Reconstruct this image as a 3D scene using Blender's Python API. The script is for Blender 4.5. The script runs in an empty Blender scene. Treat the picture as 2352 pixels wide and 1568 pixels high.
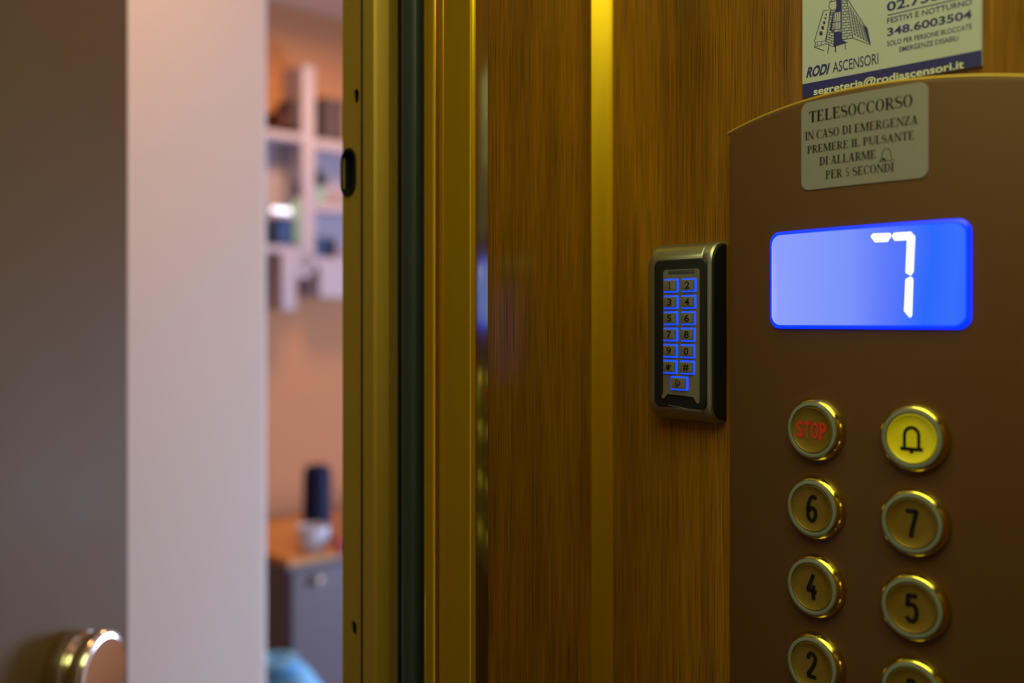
import bpy, bmesh, math, random
from mathutils import Vector, Matrix
random.seed(7)
SC = bpy.context.scene
COL = SC.collection
PI = math.pi

# ------------------------------------------------------------------ frame of the place
# The lift cabin is turned against the camera.  u runs along the wall with the control panel (towards the
# rear of the cabin), w points out of that wall into the cabin, v is height above the floor.
F = 2290.0; CX = 1176.0; HY = 740.0; EYE = 1.45
_l = math.hypot(2176, 2290)
UX, UY = 2176/_l, -2290/_l
WX, WY = UY, -UX
CW = 0.5424                      # distance of the camera from the control panel wall

def world(u, v, w):
    return Vector((u*UX + (w-CW)*WX, u*UY + (w-CW)*WY, v))
ROT = Matrix(((UX, 0, WX, 0), (UY, 0, WY, 0), (0, 1, 0, 0), (0, 0, 0, 1)))
def M(u, v, w):
    return Matrix.Translation(world(u, v, w)) @ ROT
def dirs(px):
    a = (px-CX)/F
    return UX*a + UY, WX*a + WY          # du, dw per metre of depth
def at_w(px, w):                         # depth and u where the sight line meets the plane w
    du, dw = dirs(px); t = (w-CW)/dw
    return t, du*t
def at_u(px, u):
    du, dw = dirs(px); t = u/du
    return t, CW + dw*t
def hv(py, t):
    return EYE - (py-HY)*t/F
def wuv(px, py, w=0.0):
    t, u = at_w(px, w)
    return u, hv(py, t)

# ------------------------------------------------------------------ camera, world, lights, exposure
cd = bpy.data.cameras.new('camera'); cam = bpy.data.objects.new('camera', cd); COL.objects.link(cam)
cd.sensor_width = 36.0; cd.lens = 36.0*F/2352.0
cd.shift_y = -(784.0-HY)/2352.0
cam.location = (0, 0, EYE); cam.rotation_euler = (PI/2, 0, 0)
cd.clip_start = 0.02
cd.dof.use_dof = True; cd.dof.focus_distance = 0.62; cd.dof.aperture_fstop = 3.2
SC.camera = cam
SC.view_settings.view_transform = 'Standard'; SC.view_settings.look = 'None'
SC.view_settings.exposure = 0.0; SC.view_settings.gamma = 1.0; SC.view_settings.use_curve_mapping = False
SC.cycles.use_denoising = True
SC.cycles.sample_clamp_indirect = 4.0
SC.cycles.max_bounces = 8
wd = bpy.data.worlds.new('world'); SC.world = wd; wd.use_nodes = True
wd.node_tree.nodes['Background'].inputs[0].default_value = (0.02, 0.02, 0.025, 1)
wd.node_tree.nodes['Background'].inputs[1].default_value = 0.3

def area(name, u, v, w, target, sx, sy, power, color, spread=PI):
    ld = bpy.data.lights.new(name, 'AREA'); ld.shape = 'RECTANGLE'; ld.size = sx; ld.size_y = sy
    ld.energy = power; ld.color = color; ld.spread = spread
    o = bpy.data.objects.new(name, ld); COL.objects.link(o)
    p = world(u, v, w); q = world(*target)
    d = (q-p).normalized()
    o.location = p; o.rotation_euler = d.to_track_quat('-Z', 'Y').to_euler()
    return o
area('cabin_lamp', -0.10, 1.985, 0.47, (-0.10, 0, 0.47), 0.68, 0.80, 3.0, (0.84, 1.0, 0.40))
area('hall_lamp', -1.15, 2.54, 0.1, (-1.15, 0, 0.1), 0.25, 0.25, 6.6, (1.0, 0.47, 0.16))
area('hall_window_light', -1.14, 0.83, -2.55, (-1.45, 0.78, 0.0), 0.76, 0.54, 40.0, (0.50, 0.63, 1.0))
area('room_lamp', -2.55, 2.54, -1.35, (-2.55, 0, -1.35), 0.3, 0.3, 11.5, (1.0, 0.50, 0.22))
area('room_window_light', -2.3, 1.25, -2.55, (-2.7, 1.0, -1.0), 0.9, 1.3, 9.0, (0.32, 0.55, 1.0))

# ------------------------------------------------------------------ materials
def principled(name):
    m = bpy.data.materials.new(name); m.use_nodes = True
    return m, m.node_tree, m.node_tree.nodes['Principled BSDF']
def mat(name, col, rough=0.5, metal=0.0, var=0.06, scale=30.0, stretch=(1, 1, 1), bump=0.0, emit=None, estr=1.0,
        coat=0.0, trans=0.0, alpha=None, spec=0.5, aniso=0.0):
    """principled material whose colour and gloss are broken up by a procedural noise"""
    m, nt, b = principled(name)
    N, L = nt.nodes, nt.links
    tc = N.new('ShaderNodeTexCoord'); mp = N.new('ShaderNodeMapping'); mp.inputs['Scale'].default_value = stretch
    no = N.new('ShaderNodeTexNoise'); no.inputs['Scale'].default_value = scale; no.inputs['Detail'].default_value = 4
    L.new(tc.outputs['Object'], mp.inputs[0]); L.new(mp.outputs[0], no.inputs['Vector'])
    mx = N.new('ShaderNodeMix'); mx.data_type = 'RGBA'
    mx.inputs[6].default_value = (*[c*(1-var) for c in col], 1)
    mx.inputs[7].default_value = (*[min(1, c*(1+var)) for c in col], 1)
    L.new(no.outputs[0], mx.inputs[0]); L.new(mx.outputs[2], b.inputs['Base Color'])
    mr = N.new('ShaderNodeMapRange')
    mr.inputs['To Min'].default_value = max(0.02, rough-0.05); mr.inputs['To Max'].default_value = min(1, rough+0.05)
    L.new(no.outputs[0], mr.inputs[0]); L.new(mr.outputs[0], b.inputs['Roughness'])
    b.inputs['Metallic'].default_value = metal
    b.inputs['Specular IOR Level'].default_value = spec
    b.inputs['Coat Weight'].default_value = coat
    b.inputs['Transmission Weight'].default_value = trans
    if bump:
        bp = N.new('ShaderNodeBump'); bp.inputs['Strength'].default_value = bump; bp.inputs['Distance'].default_value = 0.0006
        L.new(no.outputs[0], bp.inputs['Height']); L.new(bp.outputs[0], b.inputs['Normal'])
    if aniso:
        b.inputs['Anisotropic'].default_value = aniso; b.inputs['Anisotropic Rotation'].default_value = 0.25
        tg = N.new('ShaderNodeTangent'); tg.direction_type = 'RADIAL'; tg.axis = 'Y'
        L.new(tg.outputs[0], b.inputs['Tangent'])
    if emit:
        b.inputs['Emission Color'].default_value = (*emit, 1); b.inputs['Emission Strength'].default_value = estr
    return m

def wood(name, light, dark, fig=1.0):
    """dark laminate: fine vertical pores over broad figure; local y is up"""
    m, nt, b = principled(name); N, L = nt.nodes, nt.links
    tc = N.new('ShaderNodeTexCoord')
    def noise(sc, det, dist, s=1.0):
        mp = N.new('ShaderNodeMapping'); mp.inputs['Scale'].default_value = sc
        no = N.new('ShaderNodeTexNoise'); no.inputs['Scale'].default_value = s; no.inputs['Detail'].default_value = det
        no.inputs['Distortion'].default_value = dist; no.inputs['Roughness'].default_value = 0.6
        L.new(tc.outputs['Object'], mp.inputs[0]); L.new(mp.outputs[0], no.inputs['Vector']); return no
    broad = noise((24, 1.9, 24), 4, 1.3)
    fine = noise((560, 3.0, 560), 4, 0.1)
    pore = noise((1900, 17.0, 1900), 3, 0.0)
    patch = noise((9, 1.1, 9), 2, 0.8)
    def ramp(src, a, bb):
        r = N.new('ShaderNodeMapRange'); r.inputs['From Min'].default_value = a; r.inputs['From Max'].default_value = bb
        L.new(src.outputs[0], r.inputs[0]); return r
    def math_(op, x, y):
        k = N.new('ShaderNodeMath'); k.operation = op
        for i, q in enumerate((x, y)):
            if isinstance(q, (int, float)): k.inputs[i].default_value = q
            else: L.new(q.outputs[0], k.inputs[i])
        return k
    s = math_('ADD', math_('MULTIPLY', ramp(broad, .3, .7), .42*fig), math_('MULTIPLY', ramp(fine, .3, .7), .24))
    s = math_('ADD', s, math_('MULTIPLY', ramp(patch, .3, .7), .34*fig))
    mx = N.new('ShaderNodeMix'); mx.data_type = 'RGBA'
    mx.inputs[6].default_value = (*dark, 1); mx.inputs[7].default_value = (*light, 1)
    L.new(s.outputs[0], mx.inputs[0])
    mul = N.new('ShaderNodeMix'); mul.data_type = 'RGBA'; mul.blend_type = 'MULTIPLY'; mul.inputs[0].default_value = 0.74
    pr = ramp(pore, .28, .55)
    cc = N.new('ShaderNodeCombineColor'); 
    for i in range(3): L.new(pr.outputs[0], cc.inputs[i])
    L.new(mx.outputs[2], mul.inputs[6]); L.new(cc.outputs[0], mul.inputs[7])
    L.new(mul.outputs[2], b.inputs['Base Color'])
    b.inputs['Roughness'].default_value = 0.21
    b.inputs['Specular IOR Level'].default_value = 0.4
    bp = N.new('ShaderNodeBump'); bp.inputs['Strength'].default_value = 0.15; bp.inputs['Distance'].default_value = 0.0002
    L.new(fine.outputs[0], bp.inputs['Height']); L.new(bp.outputs[0], b.inputs['Normal'])
    return m

WOOD = wood('wood_laminate', (0.425, 0.182, 0.007), (0.070, 0.025, 0.0025))
GOLD = mat('gold_anodised', (0.74, 0.475, 0.012), 0.30, 0.85, 0.02, 8, (20, 1, 20))
GOLD_GLOSS = mat('gold_gloss', (0.74, 0.475, 0.012), 0.23, 0.82, 0.02, 8, (20, 1, 20))
POLISHED = mat('polished_strip', (0.55, 0.52, 0.36), 0.13, 1.0, 0.02, 8, (20, 1, 20))
GOLD_SATIN = mat('gold_satin', (0.46, 0.30, 0.040), 0.55, 0.55, 0.03, 8, (20, 1, 20))
BRONZE = mat('bronze_faceplate', (0.112, 0.050, 0.018), 0.5, 0.12, 0.05, 60, (60, 1, 60), spec=0.3)
BRASS = mat('polished_brass', (0.80, 0.66, 0.10), 0.13, 1.0, 0.04)
CAPGOLD = mat('button_cap_gold', (0.25, 0.155, 0.016), 0.42, 0.5, 0.04, 50)
GASKET = mat('translucent_grey_ring', (0.19, 0.21, 0.19), 0.4, 0.0, 0.04)
RUBBER = mat('black_rubber', (0.016, 0.018, 0.016), 0.55, 0.0, 0.3, 20, (40, 1, 40))
RUBBER2 = mat('green_grey_rubber', (0.024, 0.034, 0.032), 0.45, 0.0, 0.25, 30, (40, 3, 40))
BLACK = mat('black_plastic', (0.009, 0.009, 0.010), 0.45, spec=0.3)
INK = mat('black_ink', (0.008, 0.008, 0.009), 0.6, spec=0.15)
INKBLUE = mat('blue_ink', (0.018, 0.016, 0.17), 0.45)
SIGN = mat('sign_plastic', (0.46, 0.49, 0.52), 0.35, var=0.03)
SIGNTXT = mat('white_ink', (0.66, 0.67, 0.55), 0.4)
STICK = mat('silver_sticker', (0.25, 0.235, 0.245), 0.5, 0.1, 0.05, 150)
RED = mat('red_paint', (0.62, 0.035, 0.012), 0.3)
YELLOW = mat('yellow_cap', (0.85, 0.72, 0.01), 0.35)
STEEL = mat('satin_steel', (0.36, 0.345, 0.25), 0.34, 0.9, 0.05, 40)
STEELKEY = mat('key_steel', (0.25, 0.235, 0.18), 0.40, 0.6, 0.05, 60)
KEYLIGHT = mat('key_backlight', (0.0, 0.02, 0.2), 0.5, emit=(0.002, 0.055, 1.0), estr=1.6)
SEGMAT = mat('lit_segment', (0.9, 0.9, 0.9), 0.5, emit=(0.95, 0.98, 1.0), estr=1.25)
LCDRIM = mat('display_rim', (0.0, 0.02, 0.3), 0.3, emit=(0.0, 0.012, 1.0), estr=3.2)
WHITEWALL = mat('white_plaster', (0.78, 0.78, 0.74), 0.7, var=0.02, scale=5)
TAN = mat('tan_plaster', (0.62, 0.32, 0.15), 0.8, var=0.03, scale=4)
CEIL = mat('ceiling_paint', (0.72, 0.52, 0.40), 0.8, var=0.02)
DOORM = mat('door_laminate', (0.138, 0.088, 0.030), 0.55, var=0.05, scale=9, spec=0.12)
CHROME = mat('chrome', (0.80, 0.74, 0.62), 0.07, 1.0, 0.02)
FLOORM = mat('dark_floor', (0.05, 0.045, 0.04), 0.5, var=0.2, scale=12)
TILE = mat('grey_oak_floor', (0.24, 0.21, 0.19), 0.4, var=0.25, scale=6, stretch=(1, 8, 1))
WHITE = mat('white_board', (0.53, 0.50, 0.57), 0.5, var=0.02)
GREYBOX = mat('dark_grey_card', (0.10, 0.075, 0.075), 0.7)
REDBOX = mat('maroon_card', (0.09, 0.025, 0.02), 0.7)
NAVY = mat('navy_enamel', (0.010, 0.014, 0.05), 0.5, spec=0.2)
BLUEBOX = mat('blue_card', (0.03, 0.10, 0.30), 0.5)
DKBLUE = mat('dark_blue_card', (0.015, 0.035, 0.08), 0.5)
GREEN = mat('pale_green_glaze', (0.38, 0.66, 0.55), 0.35)
LEAF = mat('dark_leaf', (0.01, 0.022, 0.012), 0.6)
GREYCAB = mat('grey_cabinet', (0.17, 0.145, 0.155), 0.45)
ORANGEWOOD = mat('orange_wood', (0.72, 0.33, 0.07), 0.4, var=0.15, scale=6, stretch=(1, 1, 12))
CERAMIC = mat('white_ceramic', (0.80, 0.83, 0.88), 0.25)
PINK = mat('pink_card', (0.60, 0.07, 0.14), 0.5)
PINKPALE = mat('pale_pink_glass', (0.70, 0.50, 0.50), 0.3)
SKYBLUE = mat('light_blue_cloth', (0.22, 0.62, 1.0), 0.8, var=0.12, scale=20)
GLOWBALL = mat('highlight_glow', (1, 1, 1), 0.4, emit=(0.80, 0.86, 1.0), estr=2.2)  # made-up glow for the round highlights on the shelf
LAMPMAT = mat('lamp_diffuser', (1, 1, 1), 0.4, emit=(1.0, 0.93, 0.40), estr=1.5)
LAMPWARM = mat('lamp_diffuser_warm', (1, 1, 1), 0.4, emit=(1.0, 0.66, 0.40), estr=1.5)

def lcd_mat(uc, half):
    m, nt, b = principled('blue_backlit_display'); N, L = nt.nodes, nt.links
    tc = N.new('ShaderNodeTexCoord'); sp = N.new('ShaderNodeSeparateXYZ'); L.new(tc.outputs['Object'], sp.inputs[0])
    no = N.new('ShaderNodeTexNoise'); no.inputs['Scale'].default_value = 14; no.inputs['Detail'].default_value = 1
    L.new(tc.outputs['Object'], no.inputs['Vector'])
    mr = N.new('ShaderNodeMapRange'); mr.inputs['From Min'].default_value = -half; mr.inputs['From Max'].default_value = half
    L.new(sp.outputs[0], mr.inputs[0])
    ad = N.new('ShaderNodeMath'); ad.operation = 'MULTIPLY_ADD'; ad.inputs[1].default_value = 0.16
    L.new(no.outputs[0], ad.inputs[0]); L.new(mr.outputs[0], ad.inputs[2])
    sb = N.new('ShaderNodeMath'); sb.operation = 'SUBTRACT'; sb.inputs[1].default_value = 0.08; L.new(ad.outputs[0], sb.inputs[0])
    cr = N.new('ShaderNodeValToRGB')
    e = cr.color_ramp.elements
    e[0].position = 0.0; e[0].color = (0.36, 0.43, 1, 1); e[1].position = 1.0; e[1].color = (0.02, 0.13, 1, 1)
    for p, c in ((0.035, (0.27, 0.35, 1, 1)), (0.45, (0.19, 0.29, 1, 1)), (0.62, (0.11, 0.19, 1, 1)), (0.82, (0.012, 0.13, 1, 1)), (0.94, (0.03, 0.15, 1, 1))):
        k = e.new(p); k.color = c
    L.new(sb.outputs[0], cr.inputs[0]); L.new(cr.outputs[0], b.inputs['Emission Color'])
    b.inputs['Emission Strength'].default_value = 0.95
    b.inputs['Base Color'].default_value = (0.01, 0.02, 0.08, 1); b.inputs['Roughness'].default_value = 0.35
    return m

# ------------------------------------------------------------------ mesh helpers
def loft(bm, loops, cap0=True, cap1=True, close=True, ring=False):
    L = [[bm.verts.new(p) for p in lp] for lp in loops]
    n = len(L[0])
    pairs = list(zip(L[:-1], L[1:]))
    if ring: pairs.append((L[-1], L[0]))
    for A, B in pairs:
        for i in range(n if close else n-1):
            j = (i+1) % n
            bm.faces.new((A[i], A[j], B[j], B[i]))
    if cap0 and not ring: bm.faces.new(list(reversed(L[0])))
    if cap1 and not ring: bm.faces.new(L[-1])
    return L
def rrect(cx, cy, w, h, r, n=6):
    pts = []
    for qx, qy, a0 in ((1, 1, 0), (-1, 1, 90), (-1, -1, 180), (1, -1, 270)):
        for k in range(n+1):
            a = math.radians(a0+90*k/n)
            pts.append((cx+qx*(w/2-r)+r*math.cos(a), cy+qy*(h/2-r)+r*math.sin(a)))
    return pts
def rbox(bm, cx, cy, w, h, r, z0, z1, bev=0.0, n=6, bevback=False, segs=3):
    """rounded slab standing on z0 with its front edge rounded by bev"""
    loops = []
    if bevback and bev:
        for k in range(segs+1):
            a = PI/2*k/segs; i = bev*(1-math.sin(a)); z = z0+bev*(1-math.cos(a))
            loops.append([(x, y, z) for x, y in rrect(cx, cy, w-2*i, h-2*i, max(r-i, 1e-5), n)])
    else:
        loops.append([(x, y, z0) for x, y in rrect(cx, cy, w, h, r, n)])
    if bev:
        for k in range(segs+1):
            a = PI/2*k/segs; i = bev*(1-math.cos(a)); z = z1-bev*(1-math.sin(a))
            loops.append([(x, y, z) for x, y in rrect(cx, cy, w-2*i, h-2*i, max(r-i, 1e-5), n)])
    else:
        loops.append([(x, y, z1) for x, y in rrect(cx, cy, w, h, r, n)])
    loft(bm, loops)
def box(bm, x0, x1, y0, y1, z0, z1):
    loft(bm, [[(x0, y0, z), (x1, y0, z), (x1, y1, z), (x0, y1, z)] for z in (z0, z1)])
def prism(bm, pts, z0, z1):
    a = sum(p[0]*q[1]-q[0]*p[1] for p, q in zip(pts, pts[1:]+pts[:1]))
    if a < 0: pts = pts[::-1]
    loft(bm, [[(x, y, z0) for x, y in pts], [(x, y, z1) for x, y in pts]])
def upright(bm, pts, v0, v1):
    """extrude a (u, w) cross section upwards: local x = u, y = v, z = w"""
    a = sum(p[0]*q[1]-q[0]*p[1] for p, q in zip(pts, pts[1:]+pts[:1]))
    if a > 0: pts = pts[::-1]
    loft(bm, [[(x, v0, z) for x, z in pts], [(x, v1, z) for x, z in pts]])
def lathe(bm, prof, n=40, axis='z', c=(0, 0, 0), cap=True):
    loops = []
    for r, h in prof:
        lp = []
        for k in range(n):
            a = 2*PI*k/n
            x, y = r*math.cos(a), r*math.sin(a)
            p = (x, y, h) if axis == 'z' else (y, h, x)
            lp.append((p[0]+c[0], p[1]+c[1], p[2]+c[2]))
        loops.append(lp)
    loft(bm, loops, cap, cap)
def stroke(bm, pts, wd, z0, z1, closed=False):
    """a line of constant width as a thin solid"""
    n = len(pts); L, R = [], []
    for i, p in enumerate(pts):
        a = pts[i-1] if (i > 0 or closed) else p
        b = pts[(i+1) % n] if (i < n-1 or closed) else p
        d = Vector((b[0]-a[0], b[1]-a[1]))
        if d.length < 1e-9: d = Vector((1, 0))
        d.normalize(); nx, ny = -d.y*wd/2, d.x*wd/2
        L.append((p[0]+nx, p[1]+ny)); R.append((p[0]-nx, p[1]-ny))
    loops = [[(R[i][0], R[i][1], z0), (R[i][0], R[i][1], z1), (L[i][0], L[i][1], z1), (L[i][0], L[i][1], z0)] for i in range(n)]
    loft(bm, loops, not closed, not closed, True, closed)
def obj(name, bm, m, parent=None, matrix=None, smooth=40, bend=None):
    if bend:
        for v in bm.verts: v.co = bend(v.co)
    bmesh.ops.remove_doubles(bm, verts=bm.verts, dist=1e-7)
    bmesh.ops.recalc_face_normals(bm, faces=bm.faces)
    me = bpy.data.meshes.new(name); bm.to_mesh(me); bm.free()
    for ml in (m if isinstance(m, (list, tuple)) else [m]): me.materials.append(ml)
    if smooth and len(me.polygons):
        me.polygons.foreach_set('use_smooth', [True]*len(me.polygons))
        me.set_sharp_from_angle(angle=math.radians(smooth))
    o = bpy.data.objects.new(name, me); COL.objects.link(o)
    if parent is not None: o.parent = parent
    if matrix is not None:
        if parent is not None: o.matrix_local = matrix
        else: o.matrix_world = matrix
    return o
def thing(name, label, cat, matrix, group=None):
    o = bpy.data.objects.new(name, None); COL.objects.link(o); o.empty_display_size = 0.02
    o.matrix_world = matrix; tag(o, label, cat, group); return o
def tag(o, label, cat, group=None):
    o['label'] = label; o['category'] = cat
    if group: o['group'] = group
    return o
def struct(o, label=None):
    o['kind'] = 'structure'
    if label: o['label'] = label
    return o
BM = bmesh.new

_fonts = {}
def text_verts(s, bold=0.0):
    cu = bpy.data.curves.new('t', 'FONT'); cu.body = s; cu.size = 1.0; cu.offset = bold; cu.resolution_u = 4
    ob = bpy.data.objects.new('t', cu); COL.objects.link(ob)
    dg = bpy.context.evaluated_depsgraph_get(); dg.update()
    me = bpy.data.meshes.new_from_object(ob.evaluated_get(dg))
    vs = [tuple(v.co) for v in me.vertices]; fs = [tuple(p.vertices) for p in me.polygons]
    bpy.data.objects.remove(ob); bpy.data.curves.remove(cu); bpy.data.meshes.remove(me)
    return vs, fs
def add_text(bm, s, x0, y0, x1, h, z, bold=0.0, shear=0.0, desc=False, slope=0.0, flip=False):
    """lettering set from x0 to x1 on the baseline y0 with capitals h high"""
    vs, fs = text_verts(s, bold)
    mnx = min(v[0] for v in vs); mxx = max(v[0] for v in vs)
    if desc: mny, mxy = 0.0, 0.73
    else: mny = min(v[1] for v in vs); mxy = max(v[1] for v in vs)
    kx = (x1-x0)/(mxx-mnx); ky = h/(mxy-mny)
    nv = []
    for x, y, _ in vs:
        Y = (y-mny)*ky; X = x0+(x-mnx)*kx+shear*Y
        nv.append(bm.verts.new((X, y0+Y+slope*(X-x0), z)))
    for f in fs:
        try: bm.faces.new([nv[i] for i in f])
        except ValueError: pass

# --- roman capitals with serifs, drawn as polygons on a cap height of 1
def serif_glyph(c):
    T, t = 0.195, 0.075; P = []
    def R(x0, y0, x1, y1): P.append([(x0, y0), (x1, y0), (x1, y1), (x0, y1)])
    def foot(x, wd, y):
        if y == 0: P.append([(x-.085, 0), (x+wd+.085, 0), (x+wd+.085, .035), (x+wd, .085), (x, .085), (x-.085, .035)])
        else: P.append([(x-.085, 1), (x-.085, .965), (x, .915), (x+wd, .915), (x+wd+.085, .965), (x+wd+.085, 1)])
    def stem(x, wd=T): R(x, 0, x+wd, 1); foot(x, wd, 0); foot(x, wd, 1)
    def ring(cx, cy, rx, ry, th, tn, a0, a1, n=26):
        o, i = [], []
        for k in range(n+1):
            a = math.radians(a0+(a1-a0)*k/n)
            o.append((cx+rx*math.cos(a), cy+ry*math.sin(a)))
            i.append((cx+(rx-th)*math.cos(a), cy+(ry-tn)*math.sin(a)))
        for k in range(n): P.append([o[k], o[k+1], i[k+1], i[k]])
    def diag(x0, y0, x1, y1, wd): P.append([(x0, y0), (x0+wd, y0), (x1+wd, y1), (x1, y1)])
    if c == 'I': stem(.1); return P, .37
    if c == 'L':
        stem(.1); R(.1, 0, .66, t); P.append([(.58, t), (.66, 0), (.68, .28), (.65, .28)]); return P, .74
    if c in 'EF':
        stem(.1); R(.1, 1-t, .64, 1); P.append([(.54, 1-t), (.64, 1), (.65, .76), (.62, .76)])
        R(.2, .49, .5, .49+t); R(.48, .38, .515, .66)
        if c == 'E': R(.1, 0, .66, t); P.append([(.56, t), (.66, 0), (.70, .27), (.665, .27)])
        return P, .76
    if c == 'T':
        R(.29, 0, .29+T, 1); foot(.29, T, 0); R(.03, 1-t, .72, 1)
        P.append([(.03, 1), (.13, 1-t), (.06, .74), (.025, .74)]); P.append([(.72, 1), (.62, 1-t), (.69, .74), (.725, .74)]); return P, .75
    if c == 'N':
        stem(.12, t); R(.70, 0, .70+t, 1); foot(.70, t, 1); diag(.70-.03, 0, .06, 1, .19); return P, .86
    if c == 'A':
        diag(.10, 0, .37, 1, t); diag(.53, 0, .33, 1, .19); R(.2, .32, .6, .32+t); foot(.08, t, 0); foot(.55, T, 0); return P, .84
    if c == 'M':
        stem(.10, t); stem(.80, T); diag(.43, .05, .08, 1, .19); diag(.46, .05, .80, 1, t); return P, 1.08
    if c == 'O': ring(.41, .5, .37, .52, .17, .05, 0, 360, 40); return P, .82
    if c == 'Q': ring(.41, .5, .37, .52, .17, .05, 0, 360, 40); return P, .82
    if c in 'CG':
        ring(.42, .5, .38, .52, .17, .05, 48, 312, 34)
        P.append([(.60, .86), (.68, .92), (.70, 1.0), (.72, .66), (.69, .66)])
        if c == 'C': P.append([(.58, .07), (.66, .12), (.76, .26), (.73, .28)]); return P, .78
        R(.60, .06, .60+T, .42); R(.50, .40, .83, .45); P.append([(.55, .02), (.60, .06), (.76, .1), (.76, .14), (.56, .1)]); return P, .86
    if c == 'D':
        stem(.1); ring(.30, .5, .46, .5, .17, t, -90, 90, 26); R(.1, 1-t, .31, 1); R(.1, 0, .31, t); return P, .82
    if c in 'PR':
        stem(.1); ring(.36, .73, .29, .27, .15, t, -90, 90, 20); R(.1, 1-t, .37, 1); R(.2, .46, .37, .46+t)
        if c == 'R': diag(.60, 0, .32, .47, .19); R(.62, 0, .86, .035); return P, .80
        return P, .70
    if c == 'S':
        pts = []
        for k in range(13):
            a = math.radians(35+(270-35)*k/12); pts.append((.31+.21*math.cos(a), .75+.22*math.sin(a)))
        for k in range(1, 13):
            a = math.radians(90-(90+145)*k/12); pts.append((.33+.23*math.cos(a), .265+.24*math.sin(a)))
        n = len(pts)
        for i in range(n-1):
            k = math.sin(PI*(i+.5)/(n-1)); wd = .05+.13*k**2
            a, b = Vector(pts[i]), Vector(pts[i+1]); d = (b-a).normalized(); q = Vector((-d.y, d.x))*wd/2; e = d*.01
            P.append([tuple(a-q-e), tuple(b-q+e), tuple(b+q+e), tuple(a+q-e)])
        R(.50, .68, .53, 1.0); R(.09, 0, .12, .32); return P, .64
    if c == 'Z':
        R(.06, 1-t, .66, 1); R(.04, 0, .68, t); diag(.04, t, .46, 1-t, .2)
        P.append([(.06, 1), (.16, 1-t), (.08, .74), (.05, .74)]); P.append([(.68, 0), (.58, t), (.68, .28), (.71, .28)]); return P, .74
    if c == 'U':
        R(.12, .3, .12+T, 1); foot(.12, T, 1); R(.70, .3, .70+t, 1); foot(.70, t, 1)
        ring(.4375, .32, .3175, .33, .13, t*1.3, 180, 360, 20); return P, .86
    if c == '5':
        R(.17, .92, .52, 1); R(.14, .50, .19, 1); ring(.24, .31, .27, .32, .12, t*1.2, -115, 105, 20); return P, .60
    return P, .34
def add_serif(bm, s, x0, y0, x1, h, z):
    gl = [serif_glyph(c) for c in s]; tot = sum(g[1] for g in gl); k = (x1-x0)/tot; x = x0
    for polys, adv in gl:
        for p in polys:
            vv = [(x+px*k, y0+py*h, z) for px, py in p]
            a = sum(vv[i-1][0]*vv[i][1]-vv[i][0]*vv[i-1][1] for i in range(len(vv)))
            if a < 0: vv = vv[::-1]
            bm.faces.new([bm.verts.new(q) for q in vv])
        x += adv*k

# ================================================================== THE SHELL OF THE CABIN
UF = -0.478                                      # cabin side of the front return
TOP = 2.10
bm = BM(); box(bm, UF-0.02, 0.47, 0, TOP, -0.03, 0)
struct(obj('wall_right', bm, WOOD, None, M(0, 0, 0)), 'brown wood laminate cabin wall carrying the control panel and the keypad')
w_end = at_u(1115, UF)[1]
bm = BM(); box(bm, 0, w_end, 0, TOP, -0.02, 0)   # local x = -w ... turned so that its face looks along +u
RF = Matrix(((0, 0, 1, 0), (0, 1, 0, 0), (-1, 0, 0, 0), (0, 0, 0, 1)))
bm.free(); bm = BM(); box(bm, -w_end, 0, 0, TOP, -0.012, 0)
struct(obj('wall_front', bm, WOOD, None, M(UF, 0, 0) @ RF), 'narrow brown wood laminate return between two gold strips')
bm = BM(); box(bm, -0.52, 0.5, 0, TOP, 0.95, 0.98); struct(obj('wall_left', bm, WOOD, None, M(0, 0, 0)))
bm = BM(); box(bm, 0.47, 0.5, 0, TOP, -0.03, 0.95); struct(obj('wall_rear', bm, WOOD, None, M(0, 0, 0)))
bm = BM(); box(bm, -0.56, 0.5, -0.05, 0, -0.03, 0.98); struct(obj('floor', bm, FLOORM, None, M(0, 0, 0)))
bm = BM(); box(bm, -0.56, 0.5, TOP, TOP+0.03, -0.03, 0.98); struct(obj('ceiling', bm, CEIL, None, M(0, 0, 0)))
bm = BM(); box(bm, -0.50, UF, 2.06, TOP, w_end+0.002, 0.95); box(bm, -0.50, UF, 0, 2.06, 0.80, 0.95)
struct(obj('wall_front_left', bm, WOOD, None, M(0, 0, 0)))
# ceiling lamp
ct = thing('ceiling_light', 'square lamp let into the cabin ceiling', 'ceiling light', M(-0.10, 2.10, 0.47))
bm = BM(); box(bm, -.37, .37, -.11, .01, -.43, -.41); box(bm, -.37, .37, -.11, .01, .41, .43); box(bm, -.37, -.35, -.11, .01, -.41, .41); box(bm, .35, .37, -.11, .01, -.41, .41)
obj('lamp_frame', bm, GOLD_SATIN, ct)
bm = BM(); box(bm, -.349, .349, -.105, -.095, -.409, .409); obj('diffuser', bm, LAMPMAT, ct)

# gold quarter strip in the corner between the two wood walls
w_c = at_u(1357, UF)[1]; u_c = at_w(1410, 0)[1]
def seg_to(p, d, px):                            # go from p along d until the sight line px is met
    du, dw = dirs(px)
    det = d[0]*(-dw) - d[1]*(-du)
    rx, ry = -p[0], CW-p[1]
    s = (rx*(-dw) - ry*(-du))/det
    return (p[0]+s*d[0], p[1]+s*d[1])
pa = (UF+.0006, w_c); ta = math.radians(50)
pb = seg_to(pa, (math.sin(ta), -math.cos(ta)), 1391)
pts = [(UF, 0.0), (UF, w_c-.0003), pa, pb]
pd = (u_c, 0.0012)
for k in range(1, 7):                             # rounded shoulder between the facet and the wall
    f = k/6; ctrl = (pb[0]+math.sin(ta)*.0028, pb[1]-math.cos(ta)*.0028)
    pts.append(tuple((1-f)**2*pb[i]+2*f*(1-f)*ctrl[i]+f*f*pd[i] for i in (0, 1)))
pts += [(u_c, 0.0)]
bm = BM(); upright(bm, pts, 0.0, TOP)
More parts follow.
